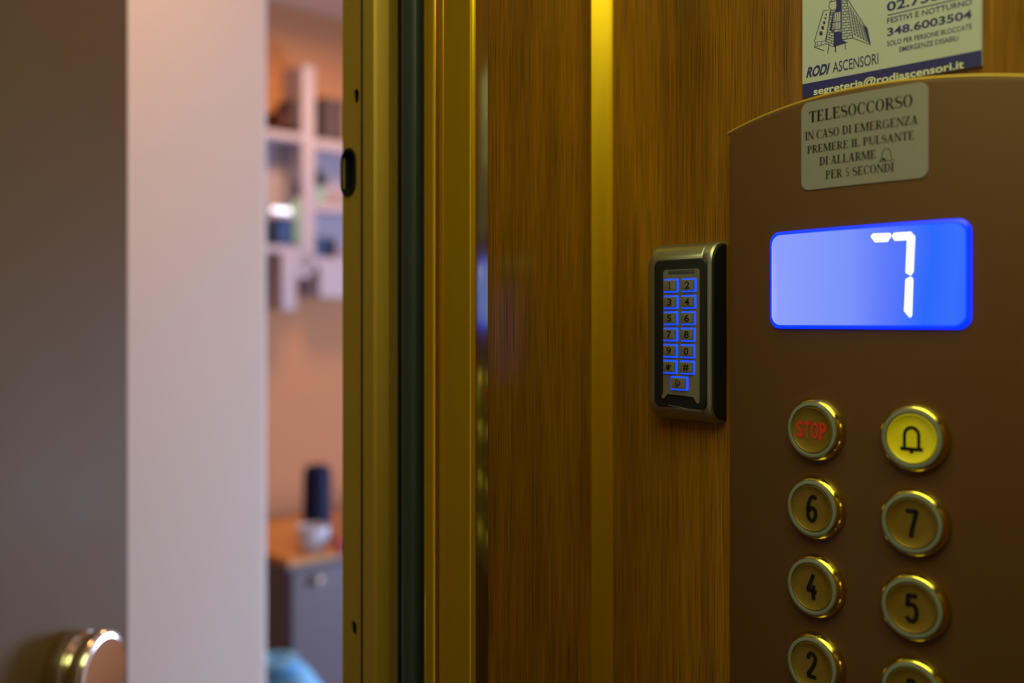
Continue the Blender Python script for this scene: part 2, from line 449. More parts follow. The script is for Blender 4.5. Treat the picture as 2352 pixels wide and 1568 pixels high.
struct(obj('trim_1', bm, GOLD, None, M(0, 0, 0), smooth=35), 'gold rounded corner strip between two brown wood panels')

# gold edge profile of the doorway
p1 = (UF+0.0022, w_end)
p2a = seg_to(p1, (-.139, .990), 1105)
p2 = seg_to(p2a, (-.19, .982), 1093)
bm = BM(); upright(bm, [(p1[0]-.0012, p1[1]), p1, p2a, p2, (p2[0]-.0012, p2[1]-.0002)], 0.0, 2.06)
struct(obj('trim_5', bm, POLISHED, None, M(0, 0, 0), smooth=30), 'thin polished strip reflecting the blue display beside the gold door edge')
p1 = (p1[0]-.0026, p1[1]); p2a = (p2a[0]-.0012, p2a[1]); p2 = (p2[0]-.0003, p2[1]+.0001)
jw = p2[1]+0.0026
prof = [(UF-0.012, 0.100), (UF-0.001, w_end-.0015), p1, p2a, p2]
for k in range(1, 9):
    a = math.radians(23+ (90-23)*k/8)
    r = 0.0040
    prof.append((p2[0]-r*(math.cos(math.radians(23))-math.cos(a)), p2[1]+r*(math.sin(a)-math.sin(math.radians(23)))))
jw = prof[-1][1]
def jp(px, dw=0.0): return (at_w(px, jw+dw)[1], jw+dw)
prof += [jp(1018), jp(1016.5, .0006), jp(1012, .0008), jp(1009.5, .0002), jp(1008, -.0022), jp(1003, -.0024), jp(1001.5, 0)]
a0, a1 = jp(1001)[0], jp(976)[0]
for k in range(0, 9):
    a = PI*k/8
    prof.append(((a0+a1)/2+(a0-a1)/2*math.cos(a), jw+0.0014*math.sin(a)))
prof += [jp(973, -.004), (jp(973)[0], 0.10)]
bm = BM(); upright(bm, prof, 0.0, 2.06)
struct(obj('trim_2', bm, GOLD_GLOSS, None, M(0, 0, 0), smooth=30), 'grooved gold door edge beside the narrow wood panel')

# rubber seal
def q(px, w): return (at_w(px, w)[1], w)
sw = jw-0.006
us0, us1 = q(957, sw)[0], q(924, sw)[0]
seal = [(us0+.002, 0.095), (us0+.001, sw-.004)]
for k in range(0, 13):
    a = PI*k/12
    seal.append(((us0+us1)/2+(us0-us1)/2*math.cos(a), sw+0.0028*math.sin(a)))
seal += [(us1-.001, sw-.004), (us1-.001, 0.095)]
bm = BM(); upright(bm, seal, 0.0, 2.06)
struct(obj('trim_3', bm, RUBBER2, None, M(0, 0, 0)), 'dark green-grey rubber seal strip in the door gap')
bm = BM(); bk = [(us0+.008, .086), (us0+.008, sw-.010), (us1-.012, sw-.010), (us1-.012, .086)]; upright(bm, bk, 0.0, 2.06)
bx0 = q(917, sw-.004)[0]
upright(bm, [(bx0, sw-.011), (bx0, sw-.003), (bx0-.0007, sw-.003), (bx0-.0007, sw-.011)], 0.0, 2.06)
struct(obj('trim_4', bm, RUBBER, None, M(0, 0, 0)), 'black backing channel behind the rubber seal')

# landing door frame: gold section with lock hole and screw holes
fw = jw-0.004
ff = q(830, fw)[0]; fe = q(787, fw)[0]
prof = []
f0 = q(893, fw-0.016)
prof += [(f0[0], 0.085), f0]
fA = at_u(866, f0[0]-0.0035); prof += [(f0[0]-0.0035, fA[1])]
prof += [(q(858, fA[1]+.002)[0], fA[1]+.002), q(834, fA[1]+.0022), (q(832, fA[1])[0], fA[1]-.0010)]
fw = fA[1]-.0002
u_in = q(829, fw)[0]; u_out = q(787, fw)[0]
prof += [(u_in, fw-.0015)]
fr = thing('door_frame', 'gold metal frame of the landing door with a dark lock hole', 'door frame', M(0, 0, 0))
del fr['category']; struct(fr)
back = [(u_in, 0.07), (f0[0], 0.07)]
bm = BM(); upright(bm, prof+[(u_in, fw-.012), (u_in, 0.085)], 0.0, 2.06)
obj('frame_moulding', bm, GOLD_SATIN, fr, smooth=12)
# the face with its three holes; local plane (u, v) at w = fw
def stadium(cu, cv, wd, h, n=10):
    r = wd/2; pts = []
    for k in range(n+1):
        a = PI*k/n; pts.append((cu+r*math.cos(a), cv+h/2-r+r*math.sin(a)))
    for k in range(n+1):
        a = PI+PI*k/n; pts.append((cu+r*math.cos(a), cv-h/2+r+r*math.sin(a)))
    return pts
tslot, uslot = at_w(801, fw); vslot = hv(396, tslot)
slot_w = abs(at_w(784, fw)[1]-at_w(819, fw)[1]); slot_h = 112*tslot/F
holes = []
for px, py in ((818, 221), (813, 1443)):
    t, uu = at_w(px, fw); holes.append((uu, hv(py, t), abs(at_w(px-6, fw)[1]-at_w(px+6, fw)[1]), 34*t/F))
def face_with_holes(bm, outer, inners, z, depth):
    ed = []
    def loop(pts):
        vs = [bm.verts.new((x, y, z)) for x, y in pts]
        for i in range(len(vs)): ed.append(bm.edges.new((vs[i], vs[(i+1) % len(vs)])))
        return vs
    loop(outer)
    rims = [loop(i) for i in inners]
    bmesh.ops.triangle_fill(bm, use_beauty=True, use_dissolve=False, edges=ed)
    for vs in rims:
        lo = [bm.verts.new((v.co.x, v.co.y, z-depth)) for v in vs]
        n = len(vs)
        for i in range(n): bm.faces.new((vs[i], vs[(i+1) % n], lo[(i+1) % n], lo[i]))
bm = BM()
slot_in = [(max(x, u_out+.0008), y) for x, y in stadium(uslot, vslot, slot_w*.9, slot_h*.96)]
face_with_holes(bm, [(u_out, 0), (u_in, 0), (u_in, 2.06), (u_out, 2.06)],
                [slot_in]+[stadium(a, b, c, d, 6) for a, b, c, d in holes], fw, 0.0015)
loft(bm, [[(u_out, 0, fw), (u_out, 2.06, fw)], [(u_out, 0, fw-.03), (u_out, 2.06, fw-.03)]], False, False, False)
obj('frame_face', bm, GOLD_SATIN, fr, smooth=30)
bm = BM(); box(bm, u_out+.0003, u_in, 0, 2.06, fw-.03, fw-.012)
obj('frame_core', bm, RUBBER, fr)
lk = BM()
so = stadium(uslot, vslot, slot_w, slot_h); si = stadium(uslot, vslot, slot_w*.78, slot_h*.90)
loft(lk, [[(x, y, fw-.0005) for x, y in so], [(x, y, fw+.0008) for x, y in so], [(x, y, fw+.0008) for x, y in si], [(x, y, fw-.009) for x, y in si]], False, True)
o = obj('lock_hole', lk, BLACK, fr); o['label'] = 'black lined oblong lock hole'

# ================================================================== THE APARTMENT BEYOND
UL = -0.68
bm = BM(); box(bm, UL, -0.575, 0, 2.66, -2.6, 0.085); box(bm, UL, -0.56, 2.06, 2.66, 0.085, 0.70); box(bm, UL, -0.52, 0, 2.66, 0.70, 1.6)
struct(obj('wall_landing', bm, WHITEWALL, None, M(0, 0, 0)))
UB = -3.25
bm = BM(); box(bm, UB-.05, UB, 0, 2.66, -2.6, 1.6); struct(obj('wall_back', bm, TAN, None, M(0, 0, 0)), 'warm tan plaster wall at the far end of the room')
bm = BM(); box(bm, UB, -0.575, -0.02, 0.0, -2.6, 1.6); struct(obj('floor_room', bm, TILE, None, M(0, 0, 0)))
bm = BM(); box(bm, UB, -0.575, 2.62, 2.66, -2.6, 1.6); struct(obj('ceiling_room', bm, CEIL, None, M(0, 0, 0)))
bm = BM(); box(bm, UB, UL, 0, 2.62, -2.65, -2.6); struct(obj('wall_room_right', bm, TAN, None, M(0, 0, 0)))
bm = BM(); box(bm, UB, UL, 0, 2.62, 1.6, 1.65); struct(obj('wall_room_left', bm, WHITEWALL, None, M(0, 0, 0)))
UP = -1.60
w_p = at_u(617, UP)[1]
bm = BM(); box(bm, UP-.10, UP, 0, 2.62, w_p, 1.6)
bmesh.ops.bevel(bm, geom=[e for e in bm.edges if abs(e.verts[0].co.y-e.verts[1].co.y) > 1], offset=.012, segments=4, affect='EDGES', profile=.5)
struct(obj('wall_partition', bm, WHITEWALL, None, M(0, 0, 0)), 'plain white partition wall beyond the open door')

# open landing door with its knob
E = Vector((-0.3825*1.10, 1.10, 0)); ang = math.radians(80)
D = Vector((math.cos(ang), math.sin(ang), 0)); Nn = Vector((math.sin(ang), -math.cos(ang), 0))
hinge = E - D*0.66
MD = Matrix(((D.x, 0, Nn.x, hinge.x), (D.y, 0, Nn.y, hinge.y), (0, 1, 0, 0.015), (0, 0, 0, 1)))
dr = bpy.data.objects.new('door_1', None); COL.objects.link(dr); dr.matrix_world = MD
struct(dr, 'grey-brown door standing open with a chrome knob'); dr.empty_display_size = .05
bm = BM(); rr = [(0, -.04), (.652, -.04)]
for k in range(7):
    a = -PI/2+PI/2*k/6; rr.append((.652+.008*math.cos(a), -.032+.008*math.sin(a)))
for k in range(7):
    a = PI/2*k/6; rr.append((.652+.008*math.cos(a), -.008+.008*math.sin(a)))
rr += [(0, 0)]
upright(bm, rr, 0, 2.03)
obj('door_leaf', bm, DOORM, dr, smooth=35)
# position of the knob on the leaf
def leaf(px, py, off=0.0):
    a = (px-CX)/F; p = hinge + Nn*off
    s = (a*p.y - p.x)/(D.x - a*D.y); t = p.y + D.y*s
    return s, hv(py, t)-0.015, t
ks, kv, kt = leaf(240, 1545, 0.042)
kb = obj('door_knob', (lambda b: (lathe(b, [(0.001, 0), (.0385, 0), (.0395, .002), (.0395, .016), (.0388, .0185), (.0365, .020), (.0335, .0205), (.0325, .0220), (.0330, .0240), (.0370, .0250), (.0395, .0275), (.0405, .0310), (.0405, .0370), (.0398, .0400), (.0385, .0420), (.0368, .0428), (.034, .0430), (.001, .0430)], 56), b)[1])(BM()), CHROME, dr, Matrix.Translation((ks, kv, 0)), smooth=30)
kb['label'] = 'round polished chrome door knob'

# windows (outside the picture) and the lamps of hall and room
for i, (u0, v0, w0, sx, sy) in enumerate(((-1.14, .83, -2.585, .8, .58), (-2.3, 1.25, -2.585, 1.0, 1.4))):
    wn = bpy.data.objects.new('window_%d' % (i+1), None); COL.objects.link(wn); wn.matrix_world = M(u0, v0, w0); struct(wn)
    bm = BM()
    for x0, x1, y0, y1 in ((-sx/2-.05, -sx/2, -sy/2-.05, sy/2+.05), (sx/2, sx/2+.05, -sy/2-.05, sy/2+.05), (-sx/2, sx/2, -sy/2-.05, -sy/2), (-sx/2, sx/2, sy/2, sy/2+.05), (-.02, .02, -sy/2, sy/2)):
        box(bm, x0, x1, y0, y1, -.02, .03)
    obj('window_frame', bm, WHITE, wn)
for nm, lb, u0, w0 in (('hall_lamp_fitting', 'round lamp on the hall ceiling', -1.15, .1), ('room_lamp_fitting', 'round lamp on the room ceiling', -2.55, -1.35)):
    t = thing(nm, lb, 'ceiling light', M(u0, 2.62, w0))
    bm = BM(); lathe(bm, [(.001, 0), (.16, 0), (.16, -.02), (.15, -.022), (.001, -.022)], 32, 'y'); obj('base_plate', bm, WHITE, t)
    bm = BM(); lathe(bm, [(.001, -.0225), (.14, -.0225), (.14, -.028), (.001, -.030)], 32, 'y'); obj('diffuser', bm, LAMPWARM, t)

# ---- white box shelf on the far wall
US = -3.12
def rect(px0, px1, py0, py1, u=US):
    """(w_near_left, w_right, v_low, v_high) of a picture rectangle lying on the plane u"""
    t0, w0 = at_u(px0, u); t1, w1 = at_u(px1, u); t = (t0+t1)/2
    return min(w0, w1), max(w0, w1), hv(py1, t), hv(py0, t)
sh = thing('wall_shelf', 'white box shelf on the tan wall, loaded with small things', 'shelf', M(UB, 1.3, at_u(700, UB)[1]))
ow = at_u(700, UB)[1]
def sbox(name, px0, px1, py0, py1, depth0=0.0, m=WHITE, par=sh, uf=US):
    w0, w1, v0, v1 = rect(px0, px1, py0, py1, uf)
    bm = BM(); box(bm, depth0, uf-UB, v0-1.3, v1-1.3, w0-ow, w1-ow)
    bmesh.ops.bevel(bm, geom=list(bm.edges), offset=.002, segments=1, affect='EDGES')
    return obj(name, bm, m, par)
sbox('upright', 694, 724, 150, 625)
sbox('shelf_board', 560, 694, 298, 316)
sbox('shelf_board', 724, 850, 326, 350)
sbox('shelf_board', 724, 850, 470, 490)
sbox('shelf_board', 560, 694, 562, 580)
sbox('shelf_board', 716, 850, 592, 612)
for r in ((560, 694, 316, 562), (716, 850, 350, 470), (716, 850, 490, 592)):
    w0, w1, v0, v1 = rect(*r, UB+.02)
    w0, w1 = rect(*r)[:2]
    bm = BM(); box(bm, 0.0, .012, v0-1.3-.02, v1-1.3+.02, w0-ow-.05, w1-ow+.02); obj('back_panel', bm, WHITE, sh)
sbox('hanging_box', 648, 681, 580, 712)
sbox('hanging_box', 682, 713, 580, 638)
sbox('hanging_box', 735, 850, 612, 684)
# things on the shelf
UI = US-0.03
def stand(name, label, cat, px, py, u=None, group=None):
    u = UI if u is None else u
    t, w = at_u(px, u)
    return thing(name, label, cat, M(u, hv(py, t), w), group), t/F
def crate(name, label, px0, px1, py0, py1, m, u=None, lid=True, cat='storage box', group=None):
    u = US-.07 if u is None else u
    o, s = stand(name, label, cat, (px0+px1)/2, py1, u, group)
    w0, w1, v0, v1 = rect(px0, px1, py0, py1, u); hw = (w1-w0)/2; h = v1-v0
    bm = BM(); box(bm, -.058, .05, 0, h*.82, -hw, hw); obj('box_body', bm, m, o)
    if lid:
        bm = BM(); box(bm, -.06, .053, h*.82, h, -hw-.003, hw+.003); bmesh.ops.bevel(bm, geom=list(bm.edges), offset=.003, segments=2, affect='EDGES'); obj('lid', bm, m, o)
    return o
crate('storage_box', 'small maroon box at the left end on top of the white shelf', 629, 645, 258, 298, REDBOX)
crate('storage_box', 'grey box on top of the white shelf, left of the upright', 654, 690, 236, 298, GREYBOX)
crate('storage_box', 'dark grey box on top of the white shelf, right of the upright', 726, 772, 232, 326, GREYBOX)
# added glowing balls in place of three bright highlights of unknown origin
o, s = stand('glow_balls', 'three added glowing balls for bright highlights on the shelf', 'glowing balls', 646, 500)
bm = BM(); box(bm, -.02, .02, 0, 10*s, -26*s, 26*s); obj('base_plate', bm, WHITE, o)
for k in (-1, 0, 1):
    bm = BM(); bmesh.ops.create_uvsphere(bm, u_segments=20, v_segments=12, radius=7*s)
    obj('glow_ball', bm, GLOWBALL, o, Matrix.Translation((0, 17*s, k*17*s)))
crate('canister', 'blue canister under the three glowing balls on the shelf', 626, 650, 502, 562, BLUEBOX, US-.07, True, 'canister')
def bottle(name, label, px, py0, py1, wpx, m, capm, cat='bottle'):
    o, s = stand(name, label, cat, px, py1); h = (py1-py0)*s; r = wpx*s/2
    bm = BM(); lathe(bm, [(.001, 0), (r*.95, 0), (r, h*.03), (r, h*.55), (r*.85, h*.66), (r*.4, h*.76), (r*.35, h*.9), (.001, h*.9)], 24, 'y'); obj('bottle_body', bm, m, o)
    bm = BM(); lathe(bm, [(.001, h*.70), (r*.5, h*.70), (r*.45, h*.99), (r*.4, h), (.001, h)], 20, 'y'); obj('cap', bm, capm, o)
bottle('bottle', 'pale green bottle with a black neck on the shelf left of the upright', 683, 418, 562, 30, GREEN, BLACK)
# potted plant
o, s = stand('potted_plant', 'pale green pot with a dark bushy plant on the shelf', 'plant', 730, 470)
bm = BM(); lathe(bm, [(.001, 0), (11*s, 0), (15*s, 30*s), (16*s, 40*s), (13*s, 40*s), (12*s, 34*s), (.001, 34*s)], 24, 'y'); obj('pot', bm, GREEN, o)
bm = BM()
for k in range(70):
    a = random.uniform(0, 2*PI); e = random.uniform(.1, 1.4); r = random.uniform(8, 26)*s
    c = Vector((r*math.cos(e)*math.cos(a), 42*s+r*1.3*math.sin(e), r*math.cos(e)*math.sin(a))); d = c.normalized()
    q1 = d.cross(Vector((.3, .8, .2))).normalized()*4*s
    vs = [bm.verts.new(c-d*7*s), bm.verts.new(c+q1), bm.verts.new(c+d*8*s), bm.verts.new(c-q1)]; bm.faces.new(vs)
obj('foliage', bm, LEAF, o)
for k, (x0, x1, top, m, lb) in enumerate(((717, 729, 550, DKBLUE, 'dark blue book, leftmost of the row on the lowest white shelf'), (730, 744, 545, BLUEBOX, 'bright blue book, second from the left on the lowest white shelf'), (745, 756, 549, DKBLUE, 'dark blue book, third from the left on the lowest white shelf'), (757, 770, 547, BLACK, 'black book, right end of the row on the lowest white shelf'))):
    u = US-.02; o, s = stand('book', lb, 'book', (x0+x1)/2, 592, u, 'books on the lowest shelf')
    w0, w1, v0, v1 = rect(x0, x1, top, 592, u); hw = (w1-w0)/2
    bm = BM(); box(bm, -.10, 0, 0, v1-v0, -hw, -hw+.002); box(bm, -.10, 0, 0, v1-v0, hw-.002, hw); box(bm, -.004, 0, 0, v1-v0, -hw, hw); obj('cover', bm, m, o)
    bm = BM(); box(bm, -.098, -.004, .003, v1-v0-.003, -hw+.002, hw-.002); obj('pages', bm, WHITE, o)

# ---- grey cabinet with orange wooden top and the things on it
UC = -2.60
tc, wc = at_u(658, UC); vt = hv(1286, tc)
cb = thing('cabinet', 'dark grey cabinet with an orange wooden top', 'cabinet', M(UC, 0, wc))
bm = BM(); box(bm, -.55, -.015, .06, vt-.02, -.90, -.012); box(bm, -.53, -.05, 0, .06, -.87, -.04); obj('body', bm, GREYCAB, cb)
bm = BM(); box(bm, -.56, .010, vt-.02, vt, -.91, 0); bmesh.ops.bevel(bm, geom=list(bm.edges), offset=.004, segments=2, affect='EDGES'); obj('top', bm, ORANGEWOOD, cb)
for w0, w1, kw in ((-.45, -.017, -.10), (-.895, -.455, -.50)):
    bm = BM(); box(bm, -.0148, .004, .07, vt-.04, w0, w1); bmesh.ops.bevel(bm, geom=list(bm.edges), offset=.003, segments=2, affect='EDGES'); d = obj('door', bm, GREYCAB, cb)
    bm = BM(); lathe(bm, [(.001, 0), (.007, 0), (.007, .012), (.015, .016), (.017, .022), (.012, .028), (.001, .029)], 24)
    obj('knob', bm, CHROME, d, Matrix.Translation((.004, vt-.075, kw)) @ Matrix.Rotation(PI/2, 4, 'Y'))
def on_top(name, label, cat, px, py):
    t = (EYE-vt)*F/(py-HY)                        # depth where the sight line meets the wooden top
    a = (px-CX)/F; X, Y = a*t, t
    o = thing(name, label, cat, Matrix.Translation((X, Y, vt)) @ ROT); return o, t/F
o, s = on_top('flask', 'tall navy flask standing on the orange cabinet top', 'flask', 729, 1246)
h = 180*s; r = 33*s
bm = BM(); lathe(bm, [(.001, 0), (r*1.05, 0), (r*1.08, .006), (r, h*.3), (r*.97, h*.84), (.001, h*.84)], 32, 'y'); obj('flask_body', bm, NAVY, o)
bm = BM(); lathe(bm, [(.001, h*.842), (r*.94, h*.842), (r*.92, h*.93), (r*.75, h*.985), (r*.4, h), (.001, h)], 32, 'y'); obj('lid', bm, NAVY, o)
o, s = on_top('bowl', 'round white bowl in front of the navy flask', 'bowl', 719, 1266)
r = 37*s
bm = BM(); lathe(bm, [(.001, 0), (r*.5, 0), (r*.55, .006), (r*.85, r*.5), (r, r*1.25), (r*1.02, r*1.6), (r*.96, r*1.6), (r*.93, r*1.2), (r*.78, r*.5), (.001, r*.2)], 40, 'y'); obj('bowl_body', bm, CERAMIC, o)
o, s = on_top('carton', 'low pink-red carton beside the white bowl', 'carton', 812, 1270)
bm = BM(); box(bm, -.04, 0, 0, 28*s, -44*s, 30*s); obj('carton_body', bm, PINK, o)
bm = BM(); box(bm, -.042, .002, 28*s, 33*s, -46*s, 32*s); obj('lid', bm, PINK, o)
o, s = on_top('vase', 'pale pink vase at the right of the navy flask', 'vase', 800, 1236)
h = 120*s; bm = BM(); lathe(bm, [(.001, 0), (.028, 0), (.032, h*.2), (.030, h*.5), (.018, h*.8), (.021, h), (.016, h), (.013, h*.8), (.001, h*.7)], 28, 'y'); tag(o, o['label'], 'vase'); obj('vase_body', bm, PINKPALE, o)
# light blue sack on the floor
t, w = at_u(668, -2.15); top = hv(1520, t)
o = thing('laundry_bag', 'lumpy light blue cloth bag in front of the grey cabinet', 'bag', M(-2.15, 0, w))
bm = BM(); bmesh.ops.create_icosphere(bm, subdivisions=4, radius=1)
for v in bm.verts:
    d = v.co.copy(); k = 1+.07*math.sin(7*d.x+3*d.y)+.06*math.sin(5*d.z+9*d.y)+.03*math.sin(17*d.x-11*d.z)
    y = d.y
    v.co = Vector((d.x*.13*k, (y*.5+.5)*top*(.97+.03*k), (d.z*.125*k)))
    if y < -.3: v.co.x *= 1.1; v.co.z *= 1.1
    if v.co.y < 0.01: v.co.y = 0
obj('bag_body', bm, SKYBLUE, o, smooth=180)
bm = BM(); lathe(bm, [(.03, top*.985), (.045, top*1.0), (.055, top*1.03), (.03, top*1.035), (.02, top*1.0)], 20, 'y', (0, 0, .04)); obj('gathered_neck', bm, SKYBLUE, o)

# ================================================================== CONTROL PANEL
PW = 0.010; PR = 0.42
u_l = at_w(1669, PW)[1]
PCX = u_l+0.0985; PH = 0.0985                     # centre and half width of the faceplate
def pbulge(u):
    d = max(-PH, min(PH, u-PCX))
    return PW + math.sqrt(PR*PR-d*d)-math.sqrt(PR*PR-PH*PH)
def ray_u(px, off=0.0):
    w = PW+.005
    for _ in range(40):
        t, u = at_w(px, w+off); w = pbulge(u)
    return t, u
def puv(px, py, off=0.0):
    t, u = ray_u(px, off); return u, hv(py, t)
# local frame of the panel: origin at (PCX, 0, 0), x = u - PCX, y = v - PV, z = w
PV = 1.35
cp = thing('control_panel', 'bronze arched lift control panel with a blue display and round floor buttons', 'control panel', M(PCX, PV, 0))
def bend(co):                                     # z is height above the curved faceplate
    u = PCX+co.x
    return Vector((co.x, co.y, pbulge(u)+co.z))
# faceplate: arched outline lofted over columns
edge_pts = [puv(*p) for p in ((1674, 300), (1755, 260), (1840, 227), (1943, 200), (2094, 176), (2215, 166), (2352, 165))]
vL = edge_pts[0][1]-PV; vA = max(p[1] for p in edge_pts)-PV

def arch(x):                                      # circular arc through the left corner and the apex
    s = vA-vL; R = (PH*PH+s*s)/(2*s)
    return vA-R+math.sqrt(max(R*R-x*x, 0))
bm = BM()
n = 72; loops = []
bot = -0.62
for k in range(n+1):
    x = -PH+2*PH*k/n
    e = min(1.0, (PH-abs(x))/0.004); zz = -0.004*(1-math.sqrt(max(0, 1-(1-e)**2)))
    yt = arch(x); b_ = 0.0042
    ins = 0.002*(1-e)
    loops.append([(x, bot, -PW), (x, bot, zz-.002), (x, bot+.003, zz), (x, yt-b_-ins, zz), (x, yt-b_*.6-ins, zz-.0003), (x, yt-b_*.25-ins, zz-.0010), (x, yt-b_*.05-ins, zz-.002), (x, yt-ins, zz-.0032), (x, yt-ins, -PW)])
def bend_plate(co):
    u = PCX+co.x; f = (co.z+PW)/PW
    base = 0.0
    return Vector((co.x, co.y, 0.0005 if co.z <= -PW+1e-6 else pbulge(u)+co.z))
loft(bm, loops)
obj('faceplate', bm, BRONZE, cp, smooth=35, bend=bend_plate)
bm = BM(); rl = []  # added gold tube imitates the highlight on the faceplate's top edge
for k in range(n+1):
    x = -PH+.0006+(2*PH-.0012)*k/n; yt = arch(x)-.0016
    x2 = x+1e-4; d = Vector((1e-4, arch(x2)-arch(x))).normalized()
    rl.append([(x-d.y*.0013*math.cos(2*PI*j/10), yt+d.x*.0013*math.cos(2*PI*j/10), -.0016+.0014*math.sin(2*PI*j/10)) for j in range(10)])
loft(bm, rl)
obj('highlight_strip', bm, GOLD_SATIN, cp, smooth=50, bend=bend_plate)['label'] = 'added gold strip standing in for the highlight along the arch'
# display
cs = [puv(1771, 537), (puv(2232, 498)), puv(2231, 758), puv(1770, 752)]
x0 = (cs[0][0]+cs[3][0])/2-PCX; x1 = (cs[1][0]+cs[2][0])/2-PCX
y1 = (cs[0][1]+cs[1][1])/2-PV; y0 = (cs[2][1]+cs[3][1])/2-PV

lw, lh, lcx, lcy = x1-x0, y1-y0, (x0+x1)/2, (y0+y1)/2
def grid_rr(bm, cx, cy, w, h, r, z, nx=48):
    """rounded rectangle as vertical strips so that it can follow the curve of the plate"""
    prev = None
    xs = [cx-w/2+w*k/nx for k in range(nx+1)]
    ex = [cx-w/2+r*(1-math.cos(PI/2*k/8)) for k in range(9)]
    xs = sorted(set([round(x, 6) for x in xs if cx-w/2+r < x < cx+w/2-r]+[round(x, 6) for x in ex]+[round(2*cx-x, 6) for x in ex]))
    for x in xs:
        d = max(0, abs(x-cx)-(w/2-r)); yy = h/2-r+math.sqrt(max(r*r-d*d, 0))
        a, b = bm.verts.new((x, cy-yy, z)), bm.verts.new((x, cy+yy, z))
        if prev: bm.faces.new((prev[0], a, b, prev[1]))
        prev = (a, b)
dp = bpy.data.objects.new('display', None); COL.objects.link(dp); dp.parent = cp; dp.matrix_local = Matrix.Translation((lcx, lcy, 0)); dp.empty_display_size = .01
def bend_at(ox):
    def f(co):
        return Vector((co.x, co.y, pbulge(PCX+ox+co.x)+co.z))
    return f
bm = BM(); grid_rr(bm, 0, 0, lw-.0032, lh-.0032, .0050, .0020); obj('screen', bm, lcd_mat(0, lw/2), dp, bend=bend_at(lcx))
bm = BM(); rim = []
nn = 10
def dense(pts, m=6):
    out = []
    for p, q_ in zip(pts, pts[1:]+pts[:1]):
        L_ = math.hypot(q_[0]-p[0], q_[1]-p[1]); c = max(1, int(L_/.004))
        out += [(p[0]+(q_[0]-p[0])*k/c, p[1]+(q_[1]-p[1])*k/c) for k in range(c)]
    return out
base_rr = dense(rrect(0, 0, lw, lh, .0065, nn))
def inset_rr(i): 
    kx, ky = (lw-2*i)/lw, (lh-2*i)/lh
    return [(x*kx, y*ky) for x, y in base_rr]
loft(bm, [[(x, y, z) for x, y in inset_rr(i)] for i, z in ((0, -.0008), (0, .0008), (.0008, .0018), (.0014, .0021), (.0020, .00205))], False, False)
obj('display_rim', bm, LCDRIM, dp, bend=bend_at(lcx))
for poly in (((950, 265), (970, 243), (1112, 238), (1118, 262), (1090, 308), (985, 313)),
             ((1127, 262), (1145, 236), (1288, 228), (1293, 240), (1250, 295), (1150, 300)),
             ((1297, 244), (1318, 265), (1305, 560), (1283, 592), (1243, 568), (1254, 302)),
             ((1283, 603), (1302, 622), (1292, 925), (1278, 945), (1230, 890), (1243, 625))):
    pts = [puv(1740+x/3.647, 470+y/3.647, .0021) for x, y in poly]
    bm = BM(); prism(bm, [(a-PCX-lcx, b-PV-lcy) for a, b in pts], .00195, .0023)
    obj('segment', bm, SEGMAT, dp, bend=bend_at(lcx))

# buttons
BTN = [(1871, 988, 'STOP'), (2097, 1006, 'bell'), (1868, 1168, '6'), (2094, 1202, '7'), (1867, 1348, '4'), (2093, 1397, '5'), (1865, 1525, '2'), (2093, 1591, '3')]
BR = 0.0186
# regular columns and rows through the measured centres
bu = {0: [], 1: []}; bv = {}
for i, (px, py, s) in enumerate(BTN):
    u, v = puv(px, py, .004); bu[i % 2].append(u); bv.setdefault(i//2, []).append(v)

